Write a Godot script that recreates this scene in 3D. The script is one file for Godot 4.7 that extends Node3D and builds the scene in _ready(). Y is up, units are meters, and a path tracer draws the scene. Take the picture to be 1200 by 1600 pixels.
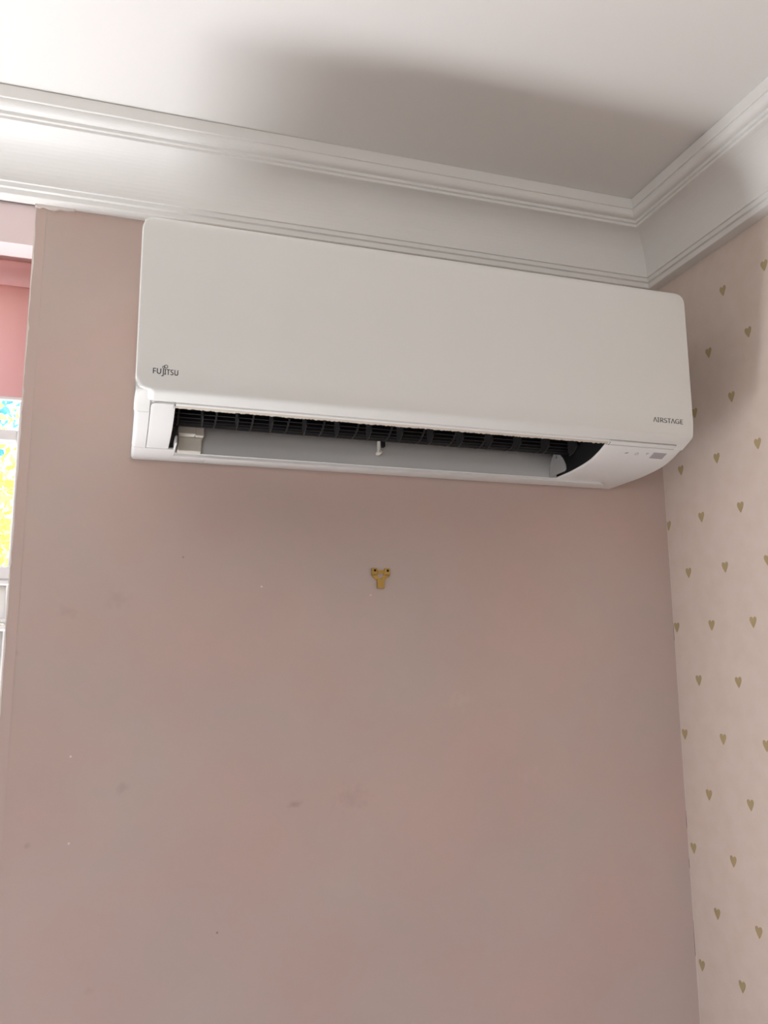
extends Node3D
# A wall-mounted air conditioner on a dusty pink wall, beside a window recess and a heart-papered wall.
# x runs along the back wall (0 = corner with the papered wall), y up, z out of the back wall.

const CEIL := 2.5
const HALF := 0.417
var rng := RandomNumberGenerator.new()
var M := {}

# ------------------------------------------------------------------ mesh helpers
func mb() -> SurfaceTool:
	var st := SurfaceTool.new()
	st.begin(Mesh.PRIMITIVE_TRIANGLES)
	st.set_smooth_group(-1)
	return st

func tri(st: SurfaceTool, a: Vector3, b: Vector3, c: Vector3, out: Vector3) -> void:
	if (b - a).cross(c - a).dot(out) > 0.0:
		st.add_vertex(a); st.add_vertex(c); st.add_vertex(b)
	else:
		st.add_vertex(a); st.add_vertex(b); st.add_vertex(c)

func quad(st: SurfaceTool, a: Vector3, b: Vector3, c: Vector3, d: Vector3, out: Vector3) -> void:
	tri(st, a, b, c, out); tri(st, a, c, d, out)

func box(st: SurfaceTool, lo: Vector3, hi: Vector3) -> void:
	var c := (lo + hi) * 0.5
	for ax in 3:
		for sgn in [0, 1]:
			var u := (ax + 1) % 3
			var v := (ax + 2) % 3
			var p: Array[Vector3] = []
			for k in 4:
				var q := Vector3()
				q[ax] = hi[ax] if sgn == 1 else lo[ax]
				q[u] = hi[u] if (k == 1 or k == 2) else lo[u]
				q[v] = hi[v] if k >= 2 else lo[v]
				p.append(q)
			var n := Vector3()
			n[ax] = 1.0 if sgn == 1 else -1.0
			quad(st, p[0], p[1], p[2], p[3], n)

# a box with chamfered edges
func cbox(st: SurfaceTool, lo: Vector3, hi: Vector3, ch: float) -> void:
	var c := (lo + hi) * 0.5
	var h := (hi - lo) * 0.5
	var pt := func(s: Vector3, ax: int) -> Vector3:
		var q := Vector3()
		for k in 3:
			q[k] = c[k] + s[k] * (h[k] if k == ax else h[k] - ch)
		return q
	var S := [-1.0, 1.0]
	for ax in 3:
		var u := (ax + 1) % 3
		var v := (ax + 2) % 3
		for s in S:
			var n := Vector3(); n[ax] = s
			var p := []
			for uv in [[-1.0, -1.0], [1.0, -1.0], [1.0, 1.0], [-1.0, 1.0]]:
				var g := Vector3(); g[ax] = s; g[u] = uv[0]; g[v] = uv[1]
				p.append(pt.call(g, ax))
			quad(st, p[0], p[1], p[2], p[3], n)
		for su in S:
			for sv in S:
				var a := Vector3(); a[u] = su; a[v] = sv; a[ax] = -1.0
				var b := a; b[ax] = 1.0
				var n := Vector3(); n[u] = su; n[v] = sv
				quad(st, pt.call(a, u), pt.call(b, u), pt.call(b, v), pt.call(a, v), n)
	for sx in S:
		for sy in S:
			for sz in S:
				var g := Vector3(sx, sy, sz)
				tri(st, pt.call(g, 0), pt.call(g, 1), pt.call(g, 2), g)

# extrude a polygon; "plane" says which axes the polygon lies in, t0..t1 the third one
func prism(st: SurfaceTool, poly: PackedVector2Array, plane: String, t0: float, t1: float) -> void:
	var at := func(p: Vector2, t: float) -> Vector3:
		if plane == "zy": return Vector3(t, p.y, p.x)
		if plane == "xy": return Vector3(p.x, p.y, t)
		return Vector3(p.x, t, p.y)
	var dir: Vector3 = at.call(Vector2.ZERO, 1.0)
	var idx := Geometry2D.triangulate_polygon(poly)
	for k in range(0, idx.size(), 3):
		tri(st, at.call(poly[idx[k]], t1), at.call(poly[idx[k + 1]], t1), at.call(poly[idx[k + 2]], t1), dir)
		tri(st, at.call(poly[idx[k]], t0), at.call(poly[idx[k + 1]], t0), at.call(poly[idx[k + 2]], t0), -dir)
	var turn := -1.0 if Geometry2D.is_polygon_clockwise(poly) else 1.0
	for k in poly.size():
		var a := poly[k]
		var b := poly[(k + 1) % poly.size()]
		var n := Vector2((b - a).y, -(b - a).x) * turn
		var n3: Vector3 = at.call(n, 0.0)
		quad(st, at.call(a, t0), at.call(b, t0), at.call(b, t1), at.call(a, t1), n3)

# a round tube along points
func tube(st: SurfaceTool, pts: Array, radii: Array, seg: int = 8) -> void:
	for k in pts.size() - 1:
		var a: Vector3 = pts[k]
		var b: Vector3 = pts[k + 1]
		var d := (b - a).normalized()
		var u := d.cross(Vector3.UP if absf(d.y) < 0.9 else Vector3.RIGHT).normalized()
		var v := d.cross(u)
		for j in seg:
			var t0 := TAU * j / seg
			var t1 := TAU * (j + 1) / seg
			var n0 := u * cos(t0) + v * sin(t0)
			var n1 := u * cos(t1) + v * sin(t1)
			quad(st, a + n0 * radii[k], a + n1 * radii[k], b + n1 * radii[k + 1], b + n0 * radii[k + 1], n0 + n1)
			if k == 0: tri(st, a, a + n0 * radii[k], a + n1 * radii[k], -d)
			if k == pts.size() - 2: tri(st, b, b + n0 * radii[k + 1], b + n1 * radii[k + 1], d)

func done(st: SurfaceTool, called: String, m: Material, parent: Node = self) -> MeshInstance3D:
	st.generate_normals()
	var o := MeshInstance3D.new()
	o.name = called
	o.mesh = st.commit()
	o.material_override = m
	o.cast_shadow = GeometryInstance3D.SHADOW_CASTING_SETTING_ON
	parent.add_child(o, true)
	return o

func tag(o: Node, label: String, category: String, group := "") -> void:
	o.set_meta("label", label); o.set_meta("category", category)
	if group: o.set_meta("group", group)

func struct(o: Node, label := "") -> Node:
	o.set_meta("kind", "structure")
	if label: o.set_meta("label", label)
	return o

func base(called: String, at: Vector3) -> Node3D:
	var o := Node3D.new()
	o.name = called
	add_child(o, true)
	o.position = at
	return o

func mat(c: Color, rough := 0.6, metal := 0.0) -> StandardMaterial3D:
	var m := StandardMaterial3D.new()
	m.albedo_color = c
	m.roughness = rough
	m.metallic = metal
	return m

func relief(m: StandardMaterial3D, freq: float, strength: float, scale: float) -> void:
	var n := FastNoiseLite.new()
	n.noise_type = FastNoiseLite.TYPE_SIMPLEX
	n.frequency = freq
	n.fractal_octaves = 4
	n.seed = 7
	var t := NoiseTexture2D.new()
	t.width = 512; t.height = 512; t.seamless = true
	t.noise = n
	t.as_normal_map = true
	t.bump_strength = strength
	m.normal_enabled = true
	m.normal_texture = t
	m.uv1_triplanar = true
	m.uv1_world_triplanar = true
	m.uv1_scale = Vector3.ONE * scale

# ------------------------------------------------------------------ air conditioner casing profile (z, y)
var prof := PackedVector2Array()
var arc := PackedFloat32Array()

func make_profile() -> void:
	var k := [Vector2(0, 0), Vector2(.05, 0), Vector2(.1, .0002), Vector2(.1545, .0046), Vector2(.183, .0117), Vector2(.2035, .0199), Vector2(.2211, .028), Vector2(.2318, .0336), Vector2(.2348, .0367), Vector2(.2360, .0408), Vector2(.2374, .0520), Vector2(.238, .0590), Vector2(.238, .066), Vector2(.238, .15), Vector2(.238, .25), Vector2(.238, .263), Vector2(.2365, .2698), Vector2(.2325, .2737), Vector2(.226, .2755), Vector2(.15, .279), Vector2(0, .283)]
	for i in k.size() - 1:
		var a: Vector2 = k[i]
		var b: Vector2 = k[i + 1]
		var l := a.distance_to(b)
		var before: Vector2 = k[maxi(i - 1, 0)]
		var after: Vector2 = k[mini(i + 2, k.size() - 1)]
		var ta := (b - before) / maxf(a.distance_to(before) + l, 1e-6) * l
		var tb := (after - a) / maxf(b.distance_to(after) + l, 1e-6) * l
		if i == 0: ta = b - a
		for j in 10:
			var t := j / 10.0
			prof.append(a * (2 * t * t * t - 3 * t * t + 1) + ta * (t * t * t - 2 * t * t + t) + b * (-2 * t * t * t + 3 * t * t) + tb * (t * t * t - t * t))
	prof.append(k[k.size() - 1])
	var s := 0.0
	for i in prof.size():
		if i > 0: s += prof[i].distance_to(prof[i - 1])
		arc.append(s)

func arc_z(z: float) -> float:      # arc position on the underside at depth z
	for i in prof.size() - 1:
		if prof[i + 1].x >= z and prof[i].x <= z:
			return lerpf(arc[i], arc[i + 1], (z - prof[i].x) / maxf(prof[i + 1].x - prof[i].x, 1e-6))
	return 0.0

func on_prof(s: float, off: float, x: float) -> Vector3:
	var i := 0
	while i < prof.size() - 2 and arc[i + 1] < s: i += 1
	var p := prof[i].lerp(prof[i + 1], clampf((s - arc[i]) / maxf(arc[i + 1] - arc[i], 1e-6), 0, 1))
	var d0 := (prof[i + 1] - prof[maxi(i - 1, 0)]).normalized()
	var d1 := (prof[mini(i + 2, prof.size() - 1)] - prof[i]).normalized()
	var d := d0.lerp(d1, clampf((s - arc[i]) / maxf(arc[i + 1] - arc[i], 1e-6), 0, 1)).normalized()
	var n := Vector2(d.y, -d.x)     # outward
	p += n * off
	return Vector3(x, p.y, p.x)

# a piece of the casing skin: rows of [arc, x left, x right]; edges rounded over by bl, br (sides) and be (first and last row)
func corner_drop(s: float, x: float) -> float:
	var r := .020
	var dx := HALF + .0006 + x
	if dx >= r: return 0.0
	var bend := arc_z(.2336)
	var ds := s - bend
	if ds >= r: return 0.0
	var d := r - Vector2(r - dx, r - maxf(ds, 0.0)).length()
	var w := .0028
	var edge := w - sqrt(maxf(w * w - (w - clampf(dx, 0.0, w)) * (w - clampf(dx, 0.0, w)), 0.0))
	var out := 0.0
	if d < 0.0: out = w - d * .35
	elif d < w: out = w - sqrt(w * w - (w - d) * (w - d))
	out = maxf(out - edge, 0.0)
	if ds < 0.0: out *= clampf(1.0 + ds / .030, 0.0, 1.0)
	return out

func skin(st: SurfaceTool, rows: Array, off: float, th: float, bl: float, br: float, be: float, soft := false) -> void:
	var R := []
	var s0: float = rows[0][0]
	var s1: float = rows[rows.size() - 1][0]
	if be > 0.0:
		for f in [0.0, .3, 1.0]: R.append([s0 + be * f, rows[0][1], rows[0][2], -be * (1.0 - sqrt(1.0 - (1.0 - f) * (1.0 - f)))])
	else:
		R.append([s0, rows[0][1], rows[0][2], 0.0])
	for r in rows:
		if r[0] > s0 + maxf(be, 1e-5) and r[0] < s1 - maxf(be, 1e-5): R.append([r[0], r[1], r[2], 0.0])
	if be > 0.0:
		for f in [1.0, .3, 0.0]: R.append([s1 - be * f, rows[rows.size() - 1][1], rows[rows.size() - 1][2], -be * (1.0 - sqrt(1.0 - (1.0 - f) * (1.0 - f)))])
	else:
		R.append([s1, rows[rows.size() - 1][1], rows[rows.size() - 1][2], 0.0])
	var grid := []
	for r in R:
		var line := []
		for a in [0.0, 18.0, 36.0, 54.0, 72.0, 90.0]:
			var w: float = minf(bl, (r[2] - r[1]) * .45)
			var t := deg_to_rad(a)
			line.append(Vector3(r[1] + w * (1.0 - cos(t)), off + r[3] - bl * (1.0 - sin(t)), 0))
		var inside := [.2, .4, .6, .8]
		if soft: inside = [.003, .006, .009, .012, .015, .018, .022, .027, .2, .4, .6, .8]
		if soft and r[2] - r[1] < .1: inside = [.1, .2, .3, .4, .5, .6, .7, .8, .9]
		for f in inside: line.append(Vector3(lerpf(r[1] + bl, r[2] - br, f), off + r[3], 0))
		for a in [90.0, 72.0, 54.0, 36.0, 18.0, 0.0]:
			var w: float = minf(br, (r[2] - r[1]) * .45)
			var t := deg_to_rad(a)
			line.append(Vector3(r[2] - w * (1.0 - cos(t)), off + r[3] - br * (1.0 - sin(t)), 0))
		for q in line.size():
			line[q] = on_prof(r[0], line[q].y - (corner_drop(r[0], line[q].x) if soft else 0.0), line[q].x)
		grid.append(line)
	var centre := Vector3(0, .13, .05)
	st.set_smooth_group(0)
	for i in grid.size() - 1:
		for j in grid[i].size() - 1:
			var a: Vector3 = grid[i][j]
			var out := Vector3(0, a.y - centre.y, a.z - centre.z)
			out.x = 0.0
			var q := [a, grid[i][j + 1], grid[i + 1][j + 1], grid[i + 1][j]]
			# orientation from the strip itself: along x cross along arc
			var n: Vector3 = (q[3] - q[0]).cross(Vector3.RIGHT)
			if n.dot(out) < 0.0: n = -n
			n.x = -.3 if j < 5 else (.3 if j >= grid[i].size() - 6 else 0.0)
			n = n.normalized()
			if n.length() < .5: n = out
			quad(st, q[0], q[1], q[2], q[3], n)
	# skirt
	st.set_smooth_group(-1)
	var last: int = grid.size() - 1
	var cols: int = grid[0].size()
	for i in last:
		var x0 := Vector3(0, 0, 0)
		var a: Vector3 = grid[i][0]
		var b: Vector3 = grid[i + 1][0]
		quad(st, a, b, inward(R[i + 1], b, off, th), inward(R[i], a, off, th), Vector3.LEFT)
		a = grid[i][cols - 1]; b = grid[i + 1][cols - 1]
		quad(st, a, b, inward(R[i + 1], b, off, th), inward(R[i], a, off, th), Vector3.RIGHT)
	for e in [0, last]:
		var tang := on_prof(R[e][0] + .0005, 0, 0) - on_prof(R[e][0] - .0005, 0, 0)
		for j in cols - 1:
			var a: Vector3 = grid[e][j]
			var b: Vector3 = grid[e][j + 1]
			quad(st, a, b, inward(R[e], b, off, th), inward(R[e], a, off, th), -tang if e == 0 else tang)

func inward(r: Array, p: Vector3, off: float, th: float) -> Vector3:
	return on_prof(r[0], off - th, p.x)

func rows_between(s0: float, s1: float, x0: float, x1: float, step := .004) -> Array:
	var out := []
	var n := maxi(2, int(ceil((s1 - s0) / step)))
	for i in n + 1: out.append([lerpf(s0, s1, float(i) / n), x0, x1])
	return out

# round the corners of a list of rows: which = [first-left, first-right, last-left, last-right] radii
func round_rows(rows: Array, which: Array) -> Array:
	var s0: float = rows[0][0]
	var s1: float = rows[rows.size() - 1][0]
	var ss := []
	for r in rows: ss.append(r[0])
	for c in 9:
		var t := 1.0 - cos(PI / 2 * c / 8.0)
		for k in 4:
			if which[k] > 0.0: ss.append((s0 + which[k] * t) if k < 2 else (s1 - which[k] * t))
	ss.sort()
	var out := []
	var x0: float = rows[0][1]
	var x1: float = rows[0][2]
	var prev := -1.0
	for s in ss:
		if s - prev < 1e-5: continue
		prev = s
		var row := [s, x0, x1]
		for k in 4:
			var r: float = which[k]
			var d: float = (s - s0) if k < 2 else (s1 - s)
			if r > 0.0 and d < r:
				var cut := r - sqrt(maxf(r * r - (r - d) * (r - d), 0.0))
				if k % 2 == 0: row[1] += cut
				else: row[2] -= cut
		out.append(row)
	return out

func lettering(text: String, called: String, width: float, at: Vector3, m: Material, parent: Node, height: float) -> MeshInstance3D:
	var f := SystemFont.new()
	f.font_names = PackedStringArray(["Droid Sans"])
	var t := TextMesh.new()
	t.text = text
	var fv := FontVariation.new()
	fv.base_font = f
	fv.variation_embolden = 0.0 if text.length() > 4 else .45
	t.font = fv
	t.font_size = 32
	t.pixel_size = 0.001
	t.depth = 0.002
	t.curve_step = 1.0
	var b := t.get_aabb()
	var k := width / b.size.x
	var o := MeshInstance3D.new()
	o.name = called
	o.mesh = t
	o.material_override = m
	parent.add_child(o, true)
	var ky := height / b.size.y
	o.scale = Vector3(k, ky, .1)
	o.position = at - Vector3((b.position.x + b.size.x * .5) * k, (b.position.y + b.size.y * .5) * ky, 0)
	return o

# ------------------------------------------------------------------ scene
func _ready() -> void:
	rng.seed = 11
	# ---- camera
	var cam := Camera3D.new()
	cam.name = "camera"
	add_child(cam)
	cam.position = Vector3(-0.96207, CEIL - 0.82237, 1.305)
	cam.rotation_degrees = Vector3(10.2751, -17.7001, -0.37796)
	cam.fov = rad_to_deg(2.0 * atan(800.0 / 1323.576))
	cam.near = 0.05
	cam.far = 200.0
	cam.current = true
	# ---- sky, exposure
	var env := Environment.new()
	env.background_mode = Environment.BG_SKY
	var sm := ProceduralSkyMaterial.new()
	sm.sky_top_color = Color(.62, .76, .95)
	sm.sky_horizon_color = Color(.93, .96, 1.0)
	sm.ground_bottom_color = Color(.45, .46, .38)
	sm.ground_horizon_color = Color(.7, .72, .68)
	sm.sky_energy_multiplier = 2.3
	sm.ground_energy_multiplier = 1.6
	env.sky = Sky.new()
	env.sky.sky_material = sm
	env.tonemap_mode = Environment.TONE_MAPPER_LINEAR
	env.tonemap_exposure = 1.09
	env.sdfgi_enabled = true
	env.ssao_enabled = true
	env.ssil_enabled = true
	var we := WorldEnvironment.new()
	we.name = "world_environment"
	we.environment = env
	add_child(we)
	# ---- high sun along the facade: it lights the garden, not the room
	var sun := DirectionalLight3D.new()
	sun.name = "sun"
	add_child(sun)
	sun.look_at_from_position(Vector3.ZERO, Vector3(-.55, -1.0, -.12), Vector3.UP)
	sun.light_energy = 3.4
	sun.light_color = Color(1.0, .95, .86)
	sun.light_angular_distance = 0.6
	sun.shadow_enabled = true
	# ---- daylight that comes through the two windows
	var day := AreaLight3D.new()
	day.name = "window_daylight"
	add_child(day)
	day.area_size = Vector2(1.3, 1.3)
	day.area_normalize_energy = true
	day.position = Vector3(-1.83, 1.40, -.110)
	day.rotation_degrees = Vector3(0, 180, 0)
	day.light_energy = .75
	day.light_color = Color(.965, .98, 1.0)
	day.area_range = 12.0
	day.shadow_enabled = true
	# daylight thrown upwards through the window from the sunlit ground outside
	var low := AreaLight3D.new()
	low.name = "window_ground_light"
	add_child(low)
	low.area_size = Vector2(1.4, .3)
	low.area_normalize_energy = true
	low.position = Vector3(-1.83, .80, -.10)
	low.rotation_degrees = Vector3(80, 180, 0)
	low.light_energy = 4.0
	low.light_color = Color(.97, .98, 1.0)
	low.area_range = 12.0
	low.shadow_enabled = true
	var day2 := AreaLight3D.new()
	day2.name = "far_window_daylight"
	add_child(day2)
	day2.area_size = Vector2(1.5, 1.2)
	day2.area_normalize_energy = true
	day2.position = Vector3(-2.0, 1.55, 3.58)
	day2.light_energy = 2.0
	day2.light_color = Color(.965, .98, 1.0)
	day2.area_range = 12.0
	day2.shadow_enabled = true

	materials()
	room()
	window_wall()
	make_profile()
	air_conditioner()
	picture_hook()
	garden()

func materials() -> void:
	M.plastic = mat(Color(.898, .90, .883), .42)
	M.plastic_low = mat(Color(.90, .90, .89), .40)
	M.clip = mat(Color(.86, .845, .8), .45)
	M.black = mat(Color(.045, .045, .05), .6)
	M.fan = mat(Color(.10, .10, .115), .5)
	M.foam = mat(Color(.8, .765, .71), .95)
	M.ink = mat(Color(.13, .125, .12), .5)
	M.grey_print = mat(Color(.56, .54, .54), .4)
	M.display = mat(Color(.66, .635, .65), .25)
	M.white_paint = mat(Color(.93, .925, .91), .5)
	M.ceiling = mat(Color(.93, .92, .905), .85)
	relief(M.ceiling, .02, .25, 1.2)
	M.frame = mat(Color(.92, .92, .915), .35)
	M.pale_pink = mat(Color(.955, .88, .875), .75)
	M.floor = mat(Color(.36, .30, .26), .7)
	M.heart = mat(Color(.70, .625, .47), .5)
	M.filler = mat(Color(.9, .86, .83), .8)
	M.caulk = mat(Color(.87, .82, .78), .8)
	M.crack = mat(Color(.42, .33, .29), .9)
	M.brass = mat(Color(.72, .60, .34), .38, .85)
	M.dark_hole = mat(Color(.04, .03, .02), .8)
	M.glass = mat(Color(.95, .98, .97, .06), .02)
	M.glass.transparency = BaseMaterial3D.TRANSPARENCY_ALPHA
	M.frosted = mat(Color(.93, .9, .88), .6)
	M.frosted.backlight_enabled = true
	M.frosted.backlight = Color(.85, .82, .79)
	M.blind = mat(Color(.86, .72, .71), .85)
	M.blind.backlight_enabled = true
	M.blind.backlight = Color(.95, .8, .78)
	M.fin = mat(Color(.8, .79, .78, .4), .3)
	M.fin.transparency = BaseMaterial3D.TRANSPARENCY_ALPHA
	# pink emulsion: slight mottling of the paint and a few scuffs where the photograph shows them
	var n := FastNoiseLite.new()
	n.seed = 3; n.frequency = .006; n.fractal_octaves = 4
	var W := 560
	var H := 1250
	var im := Image.create(W, H, false, Image.FORMAT_RGB8)
	for j in H:
		for i in W:
			var a := n.get_noise_2d(i, j)
			var b := n.get_noise_2d(i + 900, j * 1.3 + 300)
			im.set_pixel(i, j, Color(.775 + a * .012 + b * .018, .69 + a * .014 - b * .008, .650 + a * .012 - b * .012))
	# scuffs and specks: x, y in metres, size, strength
	for s in [[-1.025, 1.758, .016, .030], [-.955, 1.775, .02, .025], [-.935, 1.51, .012, .05], [-1.06, 1.44, .006, .06], [-.69, 1.475, .01, .07], [-.6, 1.48, .03, .03], [-.97, 1.25, .009, .03], [-1.09, 1.7, .006, .04], [-.42, 1.62, .03, -.02], [-.3, 1.5, .025, -.015]]:
		stain(im, s[0], s[1], s[2], s[3])
	for s in [[-1.01, 1.555, 1, .3], [-1.005, 1.44, 1, .25], [-.995, 1.205, 1, .25], [-.8, 1.305, 1, -.3], [-.745, 1.80, 1, .3], [-.865, 1.84, 1, -.2], [-.57, 1.79, 1, .2]]:
		var px := int((s[0] + 1.12) * 500.0)
		var py := int((CEIL - s[1]) * 500.0)
		var c := im.get_pixel(px, py)
		im.set_pixel(px, py, Color(c.r + s[3], c.g + s[3], c.b + s[3]))
	M.pink = mat(Color.WHITE, .72)
	M.pink.albedo_texture = ImageTexture.create_from_image(im)
	M.pink_plain = mat(Color(.775, .69, .650), .72)
	# wallpaper: pale warm ground with a fine fibre mottling
	var wn := NoiseTexture2D.new()
	wn.width = 512; wn.height = 512; wn.seamless = true
	var f := FastNoiseLite.new()
	f.frequency = .03; f.seed = 5; f.fractal_octaves = 5
	wn.noise = f
	var g := Gradient.new()
	g.set_color(0, Color(.86, .795, .745)); g.set_color(1, Color(.88, .822, .778))
	wn.color_ramp = g
	M.paper = mat(Color.WHITE, .7)
	M.paper.albedo_texture = wn
	M.paper.uv1_triplanar = true
	M.paper.uv1_world_triplanar = true
	M.paper.uv1_scale = Vector3.ONE * 1.5

func stain(im: Image, x: float, y: float, size: float, depth: float) -> void:
	var n := FastNoiseLite.new()
	n.seed = int(x * 1000.0); n.frequency = .12
	var cx := (x + 1.12) * 500.0
	var cy := (CEIL - y) * 500.0
	var r := int(size * 500.0 * 1.6)
	for j in range(-r, r + 1):
		for i in range(-r, r + 1):
			var d := Vector2(i, j * 1.5).length() / (size * 500.0)
			var k := clampf(1.0 - d + n.get_noise_2d(i + cx, j + cy) * .9, 0.0, 1.0)
			if k <= 0.0: continue
			var px := int(cx) + i
			var py := int(cy) + j
			if px < 0 or py < 0 or px >= im.get_width() or py >= im.get_height(): continue
			var c := im.get_pixel(px, py)
			im.set_pixel(px, py, Color(c.r - depth * k, c.g - depth * k, c.b - depth * k))

# ------------------------------------------------------------------ room shell
const XL := -1.105       # edge of the pink wall at the window recess
const WX := -2.6       # far side of the recess
const LEFT := -3.3
const FRONT := 3.6
const HEAD := 2.314      # underside of the recess head
const SILL := .55

func room() -> void:
	var st := mb()
	box(st, Vector3(LEFT - .2, -.15, -.25), Vector3(.2, 0, FRONT + .2))
	struct(done(st, "floor", M.floor), "plain floor of the room")
	st = mb()
	box(st, Vector3(LEFT - .2, CEIL, -.25), Vector3(.2, CEIL + .2, FRONT + .2))
	struct(done(st, "ceiling", M.ceiling), "white painted ceiling")
	# pink wall with its own texture coordinates
	st = mb()
	var a := [Vector2(XL, 0), Vector2(0, 0), Vector2(0, CEIL), Vector2(XL, CEIL)]
	for k in [0, 2, 1, 0, 3, 2]:
		st.set_uv(Vector2((a[k].x + 1.12) / 1.12, (CEIL - a[k].y) / 2.5))
		st.add_vertex(Vector3(a[k].x, a[k].y, 0))
	var zero := Vector2(.5, .5)
	st.set_uv(zero)
	quad(st, Vector3(XL, 0, 0), Vector3(XL, CEIL, 0), Vector3(XL, CEIL, -.25), Vector3(XL, 0, -.25), Vector3.LEFT)
	quad(st, Vector3(.2, 0, -.25), Vector3(.2, CEIL, -.25), Vector3(XL, CEIL, -.25), Vector3(XL, 0, -.25), Vector3.FORWARD)
	var wb := done(st, "wall_back", M.pink)
	struct(wb, "dusty pink painted wall carrying the air conditioner")
	# lining paper overlap along the edge, and the ragged pale edge of the paint
	st = mb()
	box(st, Vector3(XL + .001, .0, 0), Vector3(XL + .0155, CEIL - .118, .0004))
	done(st, "lining_strip", M.pink_plain, wb)
	st = mb()
	var y := .2
	var w0 := .0012
	while y < CEIL - .125:
		var y1 := y + rng.randf_range(.006, .022)
		var w1 := rng.randf_range(.0007, .0021)
		if rng.randf() < .12: w1 += .0014
		var p0 := Vector3(XL - .0006, y, .0009)
		var p1 := Vector3(XL + w0, y, .0009)
		var p2 := Vector3(XL + w1, y1, .0009)
		var p3 := Vector3(XL - .0006, y1, .0009)
		quad(st, p0, p1, p2, p3, Vector3.BACK)
		quad(st, p1, p2, p2 - Vector3(0, 0, .0009), p1 - Vector3(0, 0, .0009), Vector3.RIGHT)
		quad(st, p0, p3, p3 - Vector3(0, 0, .006), p0 - Vector3(0, 0, .006), Vector3.LEFT)
		y = y1; w0 = w1
	done(st, "ragged_paint_edge", M.filler, wb)
	# torn filler under the cornice at the edge
	st = mb()
	var tear := PackedVector2Array([Vector2(XL - .001, CEIL - .118), Vector2(XL + .06, CEIL - .118), Vector2(XL + .055, CEIL - .1225), Vector2(XL + .044, CEIL - .1245), Vector2(XL + .036, CEIL - .1235), Vector2(XL + .027, CEIL - .1268), Vector2(XL + .019, CEIL - .126), Vector2(XL + .011, CEIL - .1235), Vector2(XL + .006, CEIL - .126), Vector2(XL - .001, CEIL - .1245)])
	prism(st, tear, "xy", 0.0, .0045)
	done(st, "torn_filler", M.filler, wb)
	# filler line in the corner with a few open cracks
	st = mb()
	box(st, Vector3(-.0008, .3, 0), Vector3(0, CEIL - .118, .0008))
	done(st, "corner_bead", M.caulk, wb)
	for c in [[1.40, .028], [1.335, .014], [1.195, .055], [1.72, .03]]:
		st = mb()
		prism(st, PackedVector2Array([Vector2(-.0014, c[0]), Vector2(-.0009, c[0] - .002), Vector2(-.0008, c[0] + c[1]), Vector2(-.0012, c[0] + c[1] * .6)]), "xy", 0.0, .0004)
		done(st, "crack", M.crack, wb)
	# remaining pieces of the back wall
	st = mb()
	box(st, Vector3(WX, HEAD, -.25), Vector3(XL, CEIL, -.004))
	struct(done(st, "wall_back_header", M.pale_pink), "pale pink strip of wall above the window recess")
	st = mb()
	box(st, Vector3(LEFT - .2, 0, -.25), Vector3(WX, CEIL, 0))
	struct(done(st, "wall_back_pier", M.pink_plain), "pink wall on the far side of the window")
	st = mb()
	box(st, Vector3(WX, 0, -.25), Vector3(XL, SILL, -.004))
	struct(done(st, "wall_back_apron", M.pale_pink), "pale wall under the window")
	# papered wall with its printed hearts
	st = mb()
	box(st, Vector3(0, 0, -.25), Vector3(.2, CEIL, FRONT + .2))
	var wr := done(st, "wall_right", M.paper)
	struct(wr, "cream wallpaper with small gold hearts")
	hearts(wr)
	st = mb()
	box(st, Vector3(LEFT - .2, 0, -.25), Vector3(LEFT, CEIL, FRONT + .2))
	struct(done(st, "wall_left", M.paper), "plain wall beyond the window")
	# wall behind the camera with its window opening
	st = mb()
	box(st, Vector3(LEFT, 0, FRONT), Vector3(-2.8, CEIL, FRONT + .2))
	box(st, Vector3(-1.2, 0, FRONT), Vector3(0, CEIL, FRONT + .2))
	box(st, Vector3(-2.8, 0, FRONT), Vector3(-1.2, .9, FRONT + .2))
	box(st, Vector3(-2.8, 2.2, FRONT), Vector3(-1.2, CEIL, FRONT + .2))
	struct(done(st, "wall_front", M.pink_plain), "pink wall behind the camera")
	st = mb()
	for q in [[-2.8, -2.74, .9, 2.2], [-1.26, -1.2, .9, 2.2], [-2.03, -1.97, .9, 2.2]]:
		box(st, Vector3(q[0], q[2], FRONT + .06), Vector3(q[1], q[3], FRONT + .12))
	for q in [[.9, .96], [2.14, 2.2]]:
		box(st, Vector3(-2.8, q[0], FRONT + .06), Vector3(-1.2, q[1], FRONT + .12))
	var w2 := done(st, "window_2", M.frame)
	struct(w2, "white framed window behind the camera")
	st = mb()
	box(st, Vector3(-2.74, .96, FRONT + .085), Vector3(-1.26, 2.14, FRONT + .089))
	done(st, "pane", M.glass, w2)
	cornice()

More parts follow.
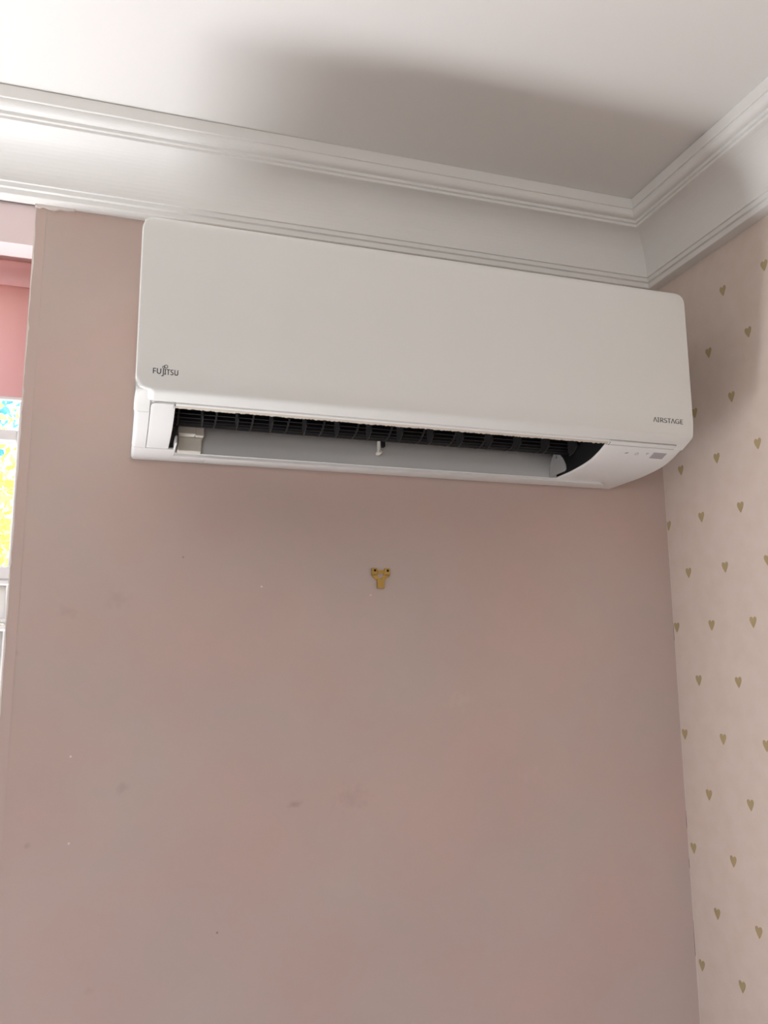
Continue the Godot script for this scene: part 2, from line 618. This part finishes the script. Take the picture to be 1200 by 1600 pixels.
func cornice() -> void:
	# (projection from the wall, drop from the ceiling)
	var p := PackedVector2Array([Vector2(.1095, 0), Vector2(.1105, .0012), Vector2(.1105, .019), Vector2(.110, .0197), Vector2(.107, .0197)])
	for k in range(1, 7):
		var t := PI / 2 * k / 6.0
		p.append(Vector2(.0968 + .0102 * cos(t), .0197 + .0108 * sin(t)))
	for q in [Vector2(.0926, .0306), Vector2(.0924, .0354), Vector2(.0878, .0357), Vector2(.0876, .0398), Vector2(.0840, .0404)]: p.append(q)
	for k in range(1, 17):
		var t := PI / 2 * k / 16.0
		p.append(Vector2(.084 - .0537 * sin(t), .1032 - .0628 * cos(t)))
	for q in [Vector2(.0268, .1036), Vector2(.0262, .1104), Vector2(.0215, .1112), Vector2(.0208, .1188), Vector2(.0195, .1198), Vector2(0, .1205)]: p.append(q)
	for run in 2:
		var st := mb()
		for k in p.size() - 1:
			var a := p[k]
			var b := p[k + 1]
			var n2 := Vector2(-(b - a).y, (b - a).x)
			if n2.x < 0: n2 = n2
			var dn := Vector2((b - a).y, -(b - a).x)    # outward: away from wall and down
			if run == 0:
				quad(st, Vector3(LEFT, CEIL - a.y, a.x), Vector3(-a.x, CEIL - a.y, a.x), Vector3(-b.x, CEIL - b.y, b.x), Vector3(LEFT, CEIL - b.y, b.x), Vector3(0, -absf(dn.y), absf(dn.x) + 1e-6))
			else:
				quad(st, Vector3(-a.x, CEIL - a.y, a.x), Vector3(-a.x, CEIL - a.y, FRONT), Vector3(-b.x, CEIL - b.y, FRONT), Vector3(-b.x, CEIL - b.y, b.x), Vector3(-absf(dn.x) - 1e-6, -absf(dn.y), 0))
		struct(done(st, "trim_%d" % (run + 1), M.white_paint), "white moulded plaster cornice above the " + ("pink wall" if run == 0 else "heart wallpaper"))

func heart_shape() -> ArrayMesh:
	var poly := PackedVector2Array()
	# an elongated heart, 15.5 mm wide and 17.5 mm tall, lying in z (right) and y
	var half := [Vector2(0, .0050), Vector2(.0012, .0071), Vector2(.0031, .0085), Vector2(.0052, .0084), Vector2(.0069, .0071), Vector2(.0076, .0050), Vector2(.0073, .0024), Vector2(.0058, -.0010), Vector2(.0036, -.0046), Vector2(.0014, -.0080), Vector2(0, -.0092)]
	for q in half: poly.append(q)
	for k in range(half.size() - 2, 0, -1): poly.append(Vector2(-half[k].x, half[k].y))
	var st := mb()
	prism(st, poly, "zy", -.0003, 0.0)
	st.generate_normals()
	return st.commit()

func hearts(wall: Node) -> void:
	var shape := heart_shape()
	var spots := [[.2909, 2.3007], [.1939, 2.3008], [.2438, 2.2071], [.1467, 2.2072], [.1936, 2.1132], [.0985, 2.113], [.2434, 2.0204], [.1464, 2.0197], [.0504, 2.0199], [.1932, 1.927], [.0963, 1.9267], [.004, 1.9261], [.2429, 1.8345], [.1459, 1.8344], [.0515, 1.8348], [.2003, 1.7413], [.1018, 1.741], [.0085, 1.7415], [.156, 1.6476], [.0585, 1.6493], [.2067, 1.553], [.1091, 1.5554], [.0105, 1.5563], [.1614, 1.4598], [.0637, 1.4619], [.2085, 1.3655], [.1115, 1.3666], [.0135, 1.3681], [.1573, 1.2735], [.0632, 1.2759], [.1103, 1.1816], [.0145, 1.1833], [.158, 1.0900], [.0630, 1.0915]]
	# the same lattice goes on beyond the frame
	for r in 13:
		var yy := 2.3007 - r * .0932
		for c in range(0, 4):
			var zz := .297 + c * .0972 + (.0486 if r % 2 == 1 else .0)
			var taken := false
			for s in spots:
				if absf(s[1] - yy) < .03 and absf(s[0] - zz) < .07: taken = true
			if not taken: spots.append([zz, yy])
	for s in spots:
		var o := MeshInstance3D.new()
		o.name = "heart"
		o.mesh = shape
		o.material_override = M.heart
		wall.add_child(o, true)
		o.position = Vector3(0, s[1], s[0])
		o.rotation.x = rng.randf_range(-.05, .05)

# ------------------------------------------------------------------ window recess
func bar(w: Node, called: String, lo: Vector3, hi: Vector3, m: Material = null) -> void:
	var st := mb()
	cbox(st, lo, hi, .002)
	done(st, called, m if m else M.frame, w)

func window_wall() -> void:
	var st := mb()
	# outer frame round the opening
	for q in [[WX, -2.56, SILL, HEAD], [-1.1235, XL, SILL, HEAD]]:
		cbox(st, Vector3(q[0], q[2], -.2), Vector3(q[1], q[3], -.135), .003)
	for q in [[HEAD - .04, HEAD], [SILL, SILL + .05]]:
		cbox(st, Vector3(-2.56, q[0], -.2), Vector3(-1.1235, q[1], -.135), .003)
	var w := done(st, "window_1", M.frame)
	struct(w, "white timber window in the recess")
	bar(w, "stile", Vector3(-1.1215, SILL + .05, -.15), Vector3(XL, HEAD - .04, -.118))
	bar(w, "stile", Vector3(-2.58, SILL + .05, -.15), Vector3(-2.54, HEAD - .04, -.118))
	bar(w, "glazing_bar", Vector3(-2.54, 2.033, -.145), Vector3(-1.1215, 2.052, -.119))
	bar(w, "meeting_rail", Vector3(-2.54, 1.812, -.15), Vector3(XL - .0005, 1.8327, -.116))
	bar(w, "rail_bead", Vector3(-2.54, 1.8035, -.15), Vector3(XL - .0005, 1.8112, -.114))
	bar(w, "glazing_bar", Vector3(-2.54, 1.7335, -.15), Vector3(XL - .0005, 1.7435, -.116))
	bar(w, "glazing_bar", Vector3(-2.54, 1.746, -.148), Vector3(XL - .0005, 1.7525, -.1165))
	bar(w, "glazing_bar", Vector3(-1.84, SILL + .05, -.145), Vector3(-1.82, HEAD - .04, -.121))
	bar(w, "glazing_bar", Vector3(-1.146, SILL + .05, -.148), Vector3(-1.132, 1.733, -.118))
	for q in [[2.052, HEAD - .04, M.glass], [1.8327, 2.033, M.glass], [1.7525, 1.8035, M.frosted], [SILL + .05, 1.7335, M.frosted]]:
		st = mb()
		box(st, Vector3(-2.54, q[0], -.135), Vector3(-1.1225, q[1], -.132))
		done(st, "pane", q[2], w)
	# window board
	st = mb()
	cbox(st, Vector3(WX + .001, SILL - .002, -.134), Vector3(XL - .001, SILL + .026, .03), .004)
	struct(done(st, "window_sill", M.frame), "white window board at the foot of the window")
	# roller blind
	var b := base("roller_blind", Vector3((WX + XL) * .5, HEAD, -.07))
	tag(b, "dusty pink roller blind hanging in the window recess, partly lowered", "blind")
	var hw := (XL - WX) * .5 - .006
	st = mb()
	st.set_smooth_group(0)
	tube(st, [Vector3(-hw, -.0195, 0), Vector3(hw, -.0195, 0)], [.0193, .0193], 28)
	done(st, "fabric_roll", M.blind, b)
	st = mb()
	box(st, Vector3(-hw + .002, -.218, -.0203), Vector3(hw - .002, -.0195, -.0195))
	done(st, "fabric", M.blind, b)
	st = mb()
	cbox(st, Vector3(-hw + .002, -.2235, -.0225), Vector3(hw - .002, -.2170, -.0175), .0015)
	done(st, "bottom_bar", M.frame, b)

# ------------------------------------------------------------------ the air conditioner
func air_conditioner() -> void:
	var ac := base("air_conditioner", Vector3(-.5318, CEIL - .512, .0005))
	tag(ac, "white wall-mounted air conditioner with its lower outlet flap open", "air conditioner")
	# inner casing: solid behind the skin, hollow at the outlet
	var st := mb()
	var inner := PackedVector2Array()
	for i in range(0, prof.size(), 2):
		var q := on_prof(arc[i], -.0034, 0)
		inner.append(Vector2(maxf(q.z, .0), q.y))
	prism(st, inner, "zy", -.4148, -.368)
	prism(st, inner, "zy", .283, .4148)
	var upper := PackedVector2Array([Vector2(0, .15), Vector2(.2, .15), Vector2(.2185, .0335), Vector2(.2335, .046), Vector2(.2335, .26), Vector2(.222, .271), Vector2(0, .279)])
	prism(st, upper, "zy", -.368, .283)
	prism(st, PackedVector2Array([Vector2(0, .003), Vector2(.03, .003), Vector2(.025, .15), Vector2(0, .15)]), "zy", -.368, .283)
	done(st, "casing", M.plastic, ac)
	# front panel with rounded corners; its lower edge curls under, with an ear at each end
	st = mb()
	var top: float = arc[arc.size() - 21] - .003
	skin(st, round_rows(rows_between(arc_z(.2166), top, -HALF - .0006, HALF + .0006, .002), [0, 0, .027, .027]), 0.0, .003, .0028, .0028, .0030, true)
	skin(st, rows_between(arc_z(.1978), arc_z(.2205), -HALF - .0006, -.3974, .002), 0.0, .003, .0028, .0006, .0, true)
	skin(st, rows_between(arc_z(.2072), arc_z(.2205), .4008, HALF + .0006, .002), 0.0, .003, .0006, .0028, .0)
	var panel := done(st, "front_panel", M.plastic, ac)
	# lettering on the panel
	lettering("FU", "lettering", .0101, Vector3(-.3916, .0603, .2381), M.ink, panel, .0072)
	lettering("J", "lettering", .0027, Vector3(-.3847, .0589, .2381), M.ink, panel, .0100)
	lettering("ITSU", "lettering", .0174, Vector3(-.3741, .0600, .2381), M.ink, panel, .0072)
	for ring in [[-.3836, .0660, .0015, .0004], [-.3808, .0671, .0021, .00042]]:
		st = mb()
		var pts := []
		var rr := []
		for k in 25:
			var t := TAU * k / 24.0
			pts.append(Vector3(ring[0] + cos(t) * ring[2], ring[1] + sin(t) * ring[2] * .95, .2381))
			rr.append(ring[3])
		tube(st, pts, rr, 6)
		done(st, "logo_loop", M.ink, panel)
	lettering("ΛIRSTΛGE", "lettering", .0535, Vector3(.3705, .0580, .2381), M.ink, panel, .0074)
	# left end: cover, corner piece
	st = mb()
	skin(st, round_rows(rows_between(arc_z(.0742), arc_z(.2145), -.3965, -.3655, .003), [0, 0, .008, 0]), -.0006, .003, .0012, .001, .0012)
	done(st, "end_cover", M.plastic_low, ac)
	st = mb()
	skin(st, rows_between(arc_z(.0742), arc_z(.1968), -HALF, -.3973, .003), -.0004, .003, .006, .0006, .0006)
	done(st, "corner_cover", M.plastic_low, ac)
	st = mb()
	skin(st, rows_between(.0, arc_z(.0735), -HALF, -.3575, .006), 0.0, .003, .006, .0005, .0005)
	skin(st, rows_between(.0, arc_z(.0362), -.3575, -.3087, .006), 0.0, .003, .0, .0004, .0004)
	done(st, "base_strip", M.plastic_low, ac)
	st = mb()
	skin(st, rows_between(.0, arc_z(.0362), -.3083, .2785, .006), 0.0, .003, .0004, .0, .0004)
	done(st, "base_strip", M.plastic_low, ac)
	# rim along the left side of the outlet
	st = mb()
	cbox(st, Vector3(-.3583, .0, .036), Vector3(-.3553, .012, .112), .0006)
	done(st, "outlet_rim", M.plastic_low, ac)
	# right end cap with the indicator window
	st = mb()
	skin(st, rows_between(.0, arc_z(.2062), .2785, HALF, .004), -.0003, .003, .0012, .006, .0008)
	var cap := done(st, "end_cap", M.plastic_low, ac)
	st = mb()
	skin(st, round_rows(rows_between(arc_z(.2072), arc_z(.2152), .2785, .3995, .002), [0, .003, 0, 0]), -.0002, .004, .0006, .0006, .0009)
	done(st, "front_lip", M.plastic_low, ac)
	st = mb()
	skin(st, rows_between(arc_z(.1832), arc_z(.1972), .3710, .3945, .003), .0002, .0008, .0003, .0003, .0)
	done(st, "indicator_window", M.display, cap)
	indicator_icons(cap)
	# lip and foam strip over the outlet
	st = mb()
	prism(st, PackedVector2Array([Vector2(.2180, .0250), Vector2(.2148, .0236), Vector2(.2148, .0300), Vector2(.2180, .0300)]), "zy", -.3655, .2785)
	done(st, "front_lip", M.plastic_low, ac)
	st = mb()
	var x := -.3655
	var d0 := .2098
	while x < .2785:
		var x1 := minf(x + rng.randf_range(.0012, .0034), .2785)
		var d1 := .2096 + rng.randf_range(-.0011, .0009)
		var e0 := (d0 - .2150) / (.2098 - .2150)
		var e1 := (d1 - .2150) / (.2098 - .2150)
		var a := Vector3(x, .0240, .2150)
		var b := Vector3(x1, .0240, .2150)
		var c := Vector3(x1, lerpf(.0240, .0217, e1), d1)
		var d := Vector3(x, lerpf(.0240, .0217, e0), d0)
		quad(st, a, b, c, d, Vector3(0, -1, .3))
		quad(st, d, c, c + Vector3(0, .0025, 0), d + Vector3(0, .0025, 0), Vector3.FORWARD)
		x = x1; d0 = d1
	done(st, "foam_strip", M.foam, ac)
	# outlet duct, blackened inside
	st = mb()
	var L := -.3678
	var R := .2828
	quad(st, Vector3(L, .0243, .2135), Vector3(R, .0243, .2135), Vector3(R, .149, .198), Vector3(L, .149, .198), Vector3.FORWARD)
	quad(st, Vector3(L, .149, .198), Vector3(R, .149, .198), Vector3(R, .149, .026), Vector3(L, .149, .026), Vector3.DOWN)
	quad(st, Vector3(L, .149, .0265), Vector3(R, .149, .0265), Vector3(R, .0475, .0315), Vector3(L, .0475, .0315), Vector3.BACK)
	for s in [L, R]:
		var poly := [Vector3(s, .0035, .033), Vector3(s, .149, .026), Vector3(s, .149, .2), Vector3(s, .023, .2125), Vector3(s, .003, .14)]
		for k in range(1, 4): tri(st, poly[0], poly[k], poly[k + 1], Vector3.RIGHT if s < 0 else Vector3.LEFT)
	done(st, "outlet_duct", M.black, ac)
	# cross-flow fan
	st = mb()
	tube(st, [Vector3(L + .004, .082, .1), Vector3(R - .004, .082, .1)], [.006, .006], 10)
	var fan := done(st, "fan", M.black, ac)
	st = mb()
	prism(st, PackedVector2Array([Vector2(-.0009, -.0055), Vector2(.0012, .0), Vector2(-.0002, .0058), Vector2(-.0016, .0054), Vector2(-.0004, .0), Vector2(-.0022, -.005)]), "zy", L + .004, R - .004)
	st.generate_normals()
	var blade := st.commit()
	for k in 40:
		var t := TAU * k / 40.0
		var o := MeshInstance3D.new()
		o.name = "fan_blade"
		o.mesh = blade
		o.material_override = M.fan
		fan.add_child(o, true)
		o.position = Vector3(0, .082 + sin(t) * .0455, .1 + cos(t) * .0455)
		o.rotation.x = -t + PI / 2 + .5
	var ring_poly := PackedVector2Array()
	for k in 24: ring_poly.append(Vector2(.1 + cos(TAU * k / 24) * .0513, .082 + sin(TAU * k / 24) * .0513))
	st = mb()
	prism(st, ring_poly, "zy", -.0013, .0013)
	st.generate_normals()
	var disc := st.commit()
	for k in 13:
		var o := MeshInstance3D.new()
		o.name = "fan_disc"
		o.mesh = disc
		o.material_override = M.black
		fan.add_child(o, true)
		o.position.x = lerpf(L + .012, R - .012, k / 12.0)
	# upright deflector blades in the outlet
	st = mb()
	prism(st, PackedVector2Array([Vector2(.1545, .026), Vector2(.158, .0125), Vector2(.170, .0145), Vector2(.181, .022), Vector2(.184, .05), Vector2(.178, .07), Vector2(.156, .062)]), "zy", -.0009, .0009)
	st.generate_normals()
	var defl := st.commit()
	for k in 13:
		var o := MeshInstance3D.new()
		o.name = "deflector_blade"
		o.mesh = defl
		o.material_override = M.black
		ac.add_child(o, true)
		o.position = Vector3(-.327 + k * .0475, 0, 0)
		o.rotation.y = .0
	# the flap, hanging open at the back of the outlet
	st = mb()
	var plate := PackedVector2Array([Vector2(.0525, .0035), Vector2(.0535, .0015), Vector2(.0495, .0005), Vector2(.034, .0475), Vector2(.0365, .0485), Vector2(.042, .034)])
	prism(st, plate, "zy", -.3550, .2785)
	var flap := done(st, "flap", M.plastic_low, ac)
	st = mb()
	var lip := PackedVector2Array([Vector2(-.3545, .0368), Vector2(.3800, .0368), Vector2(.3740, .0440), Vector2(.3640, .0505), Vector2(-.3545, .0505)])
	prism(st, lip, "xz", -.0032, .0006)
	done(st, "flap_lip", M.plastic_low, flap)
	# hinge parts on the flap
	st = mb()
	cbox(st, Vector3(-.3525, .0235, .052), Vector3(-.3270, .0480, .078), .0015)
	done(st, "hinge_block", M.clip, flap)
	st = mb()
	cbox(st, Vector3(-.3269, .0235, .050), Vector3(-.3150, .0435, .073), .001)
	done(st, "hinge_block", M.clip, flap)
	st = mb()
	cbox(st, Vector3(-.3515, .0012, .0515), Vector3(-.3172, .0236, .064), .0015)
	done(st, "hinge_block", M.clip, flap)
	st = mb()
	cbox(st, Vector3(-.0440, .020, .060), Vector3(-.0418, .0475, .0735), .0005)
	cbox(st, Vector3(-.0450, .018, .056), Vector3(-.0395, .0225, .0735), .0005)
	done(st, "hinge_clip", M.clip, flap)
	st = mb()
	cbox(st, Vector3(-.0490, .038, .066), Vector3(-.0445, .0445, .0735), .0008)
	cbox(st, Vector3(-.0412, .028, .066), Vector3(-.0345, .0560, .0742), .0008)
	done(st, "hinge_pin", M.black, flap)
	st = mb()
	prism(st, PackedVector2Array([Vector2(.052, .0015), Vector2(.104, .0015), Vector2(.1085, .004), Vector2(.1075, .012), Vector2(.100, .024), Vector2(.088, .0345), Vector2(.078, .0390), Vector2(.070, .0375), Vector2(.062, .030), Vector2(.054, .016)]), "zy", .2638, .2653)
	done(st, "hinge_fin", M.fin, flap)
	st = mb()
	tube(st, [Vector3(.2625, .030, .079), Vector3(.2640, .030, .079)], [.0017, .0017], 10)
	done(st, "hinge_pin", M.grey_print, flap)

# small symbols beside the indicator window, printed on the end cap
func indicator_icons(cap: Node) -> void:
	var put := func(called: String, m: Material, polys: Array, cx: float, cz: float) -> void:
		var st := mb()
		for poly in polys:
			var pts := PackedVector2Array(poly)
			var idx := Geometry2D.triangulate_polygon(pts)
			for k in range(0, idx.size(), 3):
				var v := []
				for e in 3:
					var q := pts[idx[k + e]]
					v.append(on_prof(arc_z(cz) + q.y, -.0001, cx + q.x))
				tri(st, v[0], v[1], v[2], Vector3(0, -1, .4))
		done(st, called, m, cap)
	put.call("icon", M.white_paint, [[Vector2(-.0009, -.0022), Vector2(.0012, -.001), Vector2(.0016, .0022), Vector2(-.0004, .0016)]], .3059, .1913)
	put.call("icon", M.grey_print, [[Vector2(-.0038, -.0012), Vector2(.0008, -.0016), Vector2(.0042, .0014), Vector2(.0002, .0018)]], .3242, .1915)
	var ringp := []
	for k in 12:
		var a0 := TAU * (k + .9) / 13.8 + 1.75
		var a1 := TAU * (k + 1.9) / 13.8 + 1.75
		ringp.append([Vector2(cos(a0), sin(a0)) * .0032, Vector2(cos(a1), sin(a1)) * .0032, Vector2(cos(a1), sin(a1)) * .0024, Vector2(cos(a0), sin(a0)) * .0024])
	ringp.append([Vector2(-.0004, .0002), Vector2(.0004, .0002), Vector2(.0004, .0038), Vector2(-.0004, .0038)])
	put.call("icon", M.grey_print, ringp, .3429, .1913)
	var fan_shape := []
	for r in [.0012, .0024, .0036]:
		for k in 4:
			var a0: float = PI * (.25 + .125 * k)
			var a1: float = PI * (.25 + .125 * (k + 1))
			fan_shape.append([Vector2(cos(a0), sin(a0)) * r, Vector2(cos(a1), sin(a1)) * r, Vector2(cos(a1), sin(a1)) * (r + .0007), Vector2(cos(a0), sin(a0)) * (r + .0007)])
	fan_shape.append([Vector2(-.0006, -.0006), Vector2(.0006, -.0006), Vector2(.0006, .0006), Vector2(-.0006, .0006)])
	put.call("icon", M.grey_print, fan_shape, .3609, .1915)

# ------------------------------------------------------------------ brass picture hook
func picture_hook() -> void:
	var h := base("picture_hook", Vector3(-.553, CEIL - .7, 0))
	tag(h, "small brass Y-shaped picture hook fixed to the pink wall", "hook")
	# origin at the foot of the stem; 30 mm wide, 32 mm tall
	var st := mb()
	var t := .003
	for s in [-1.0, 1.0]:
		prism(st, PackedVector2Array([Vector2(s * .0008, .0150), Vector2(s * .0052, .0115), Vector2(s * .0072, .0136), Vector2(s * .0098, .0162), Vector2(s * .0126, .0182), Vector2(s * .0146, .0208), Vector2(s * .0152, .0240), Vector2(s * .0088, .0240), Vector2(s * .0056, .0215)]), "xy", 0.0, t)
	prism(st, PackedVector2Array([Vector2(-.0085, .0240), Vector2(.0085, .0240), Vector2(.0085, .0295), Vector2(-.0085, .0295)]), "xy", 0.0, t * .8)
	done(st, "plate", M.brass, h)
	st = mb()
	prism(st, PackedVector2Array([Vector2(-.0058, .0), Vector2(.0052, .0), Vector2(.0056, .0120), Vector2(.0052, .0150), Vector2(-.0052, .0150), Vector2(-.0060, .0110)]), "xy", 0.0, .0062)
	done(st, "stem", M.brass, h)
	for s in [-1.0, 1.0]:
		st = mb()
		cbox(st, Vector3(s * .0108 - .0046, .0215, 0), Vector3(s * .0108 + .0046, .0325, .0065), .0007)
		var lug := done(st, "lug", M.brass, h)
		st = mb()
		tube(st, [Vector3(s * .0108 + .0003, .0285, .0060), Vector3(s * .0108 + .0003, .0285, .0069)], [.0021, .0021], 12)
		done(st, "nail_hole", M.dark_hole, lug)

# ------------------------------------------------------------------ garden outside the window
func tree(called: String, label: String, at: Vector3, crown: Vector3, spread: Vector3, leaves: int, size: float, lm: Material, bm: Material, seed_: int) -> void:
	var r := RandomNumberGenerator.new()
	r.seed = seed_
	var o := base(called, at)
	tag(o, label, "tree")
	var st := mb()
	tube(st, [Vector3.ZERO, Vector3(.05, crown.y * .4, .03), Vector3(crown.x * .6, crown.y * .8, crown.z * .6), crown], [.09, .07, .05, .02], 8)
	done(st, "trunk", bm, o)
	st = mb()
	for k in 34:
		var a := Vector3(0, crown.y * r.randf_range(.35, .9), 0)
		var dir := Vector3(r.randf_range(-1, 1), r.randf_range(-.4, .9), r.randf_range(-1, 1)).normalized()
		var b := crown + dir * spread * r.randf_range(.5, .95)
		tube(st, [a, a.lerp(b, .5) + Vector3(0, -.08, 0), b], [.022, .015, .006], 5)
	done(st, "branches", bm, o).set_meta("kind", "stuff")
	st = mb()
	for k in leaves:
		var q := Vector3(r.randfn(0, .45), r.randfn(0, .45), r.randfn(0, .45)).limit_length(1.0) * spread + crown
		var u := Vector3(r.randf_range(-1, 1), r.randf_range(-1, 1), r.randf_range(-1, 1)).normalized()
		var v := u.cross(Vector3(r.randf_range(-1, 1), r.randf_range(-1, 1), .3)).normalized()
		var s := size * r.randf_range(.6, 1.3)
		quad(st, q - u * s, q + v * s * .5, q + u * s, q - v * s * .5, u.cross(v))
	var f := done(st, "foliage", lm, o)
	f.set_meta("kind", "stuff")

func garden() -> void:
	var st := mb()
	box(st, Vector3(-30, -.75, -40), Vector3(30, -.6, -.3))
	struct(done(st, "ground", mat(Color(.62, .62, .52), .9)), "pale sunlit ground outside")
	var yl := mat(Color(.86, .84, .30), .6)
	yl.backlight_enabled = true
	yl.backlight = Color(.7, .68, .2)
	var bl := mat(Color(.22, .62, .62), .5)
	bl.backlight_enabled = true
	bl.backlight = Color(.2, .5, .5)
	var bark := mat(Color(.82, .8, .77), .8)
	tree("leafy_tree", "yellow-green sunlit tree outside the window", Vector3(-2.4, -.6, -5.2), Vector3(.2, 3.1, 0), Vector3(1.6, 1.05, 1.2), 6000, .05, yl, bark, 21)
	tree("dark_leaved_tree", "blue-green tree showing above the yellow one", Vector3(-3.7, -.6, -9.5), Vector3(.2, 5.6, 0), Vector3(1.45, 1.3, 1.4), 3600, .08, bl, bark, 22)
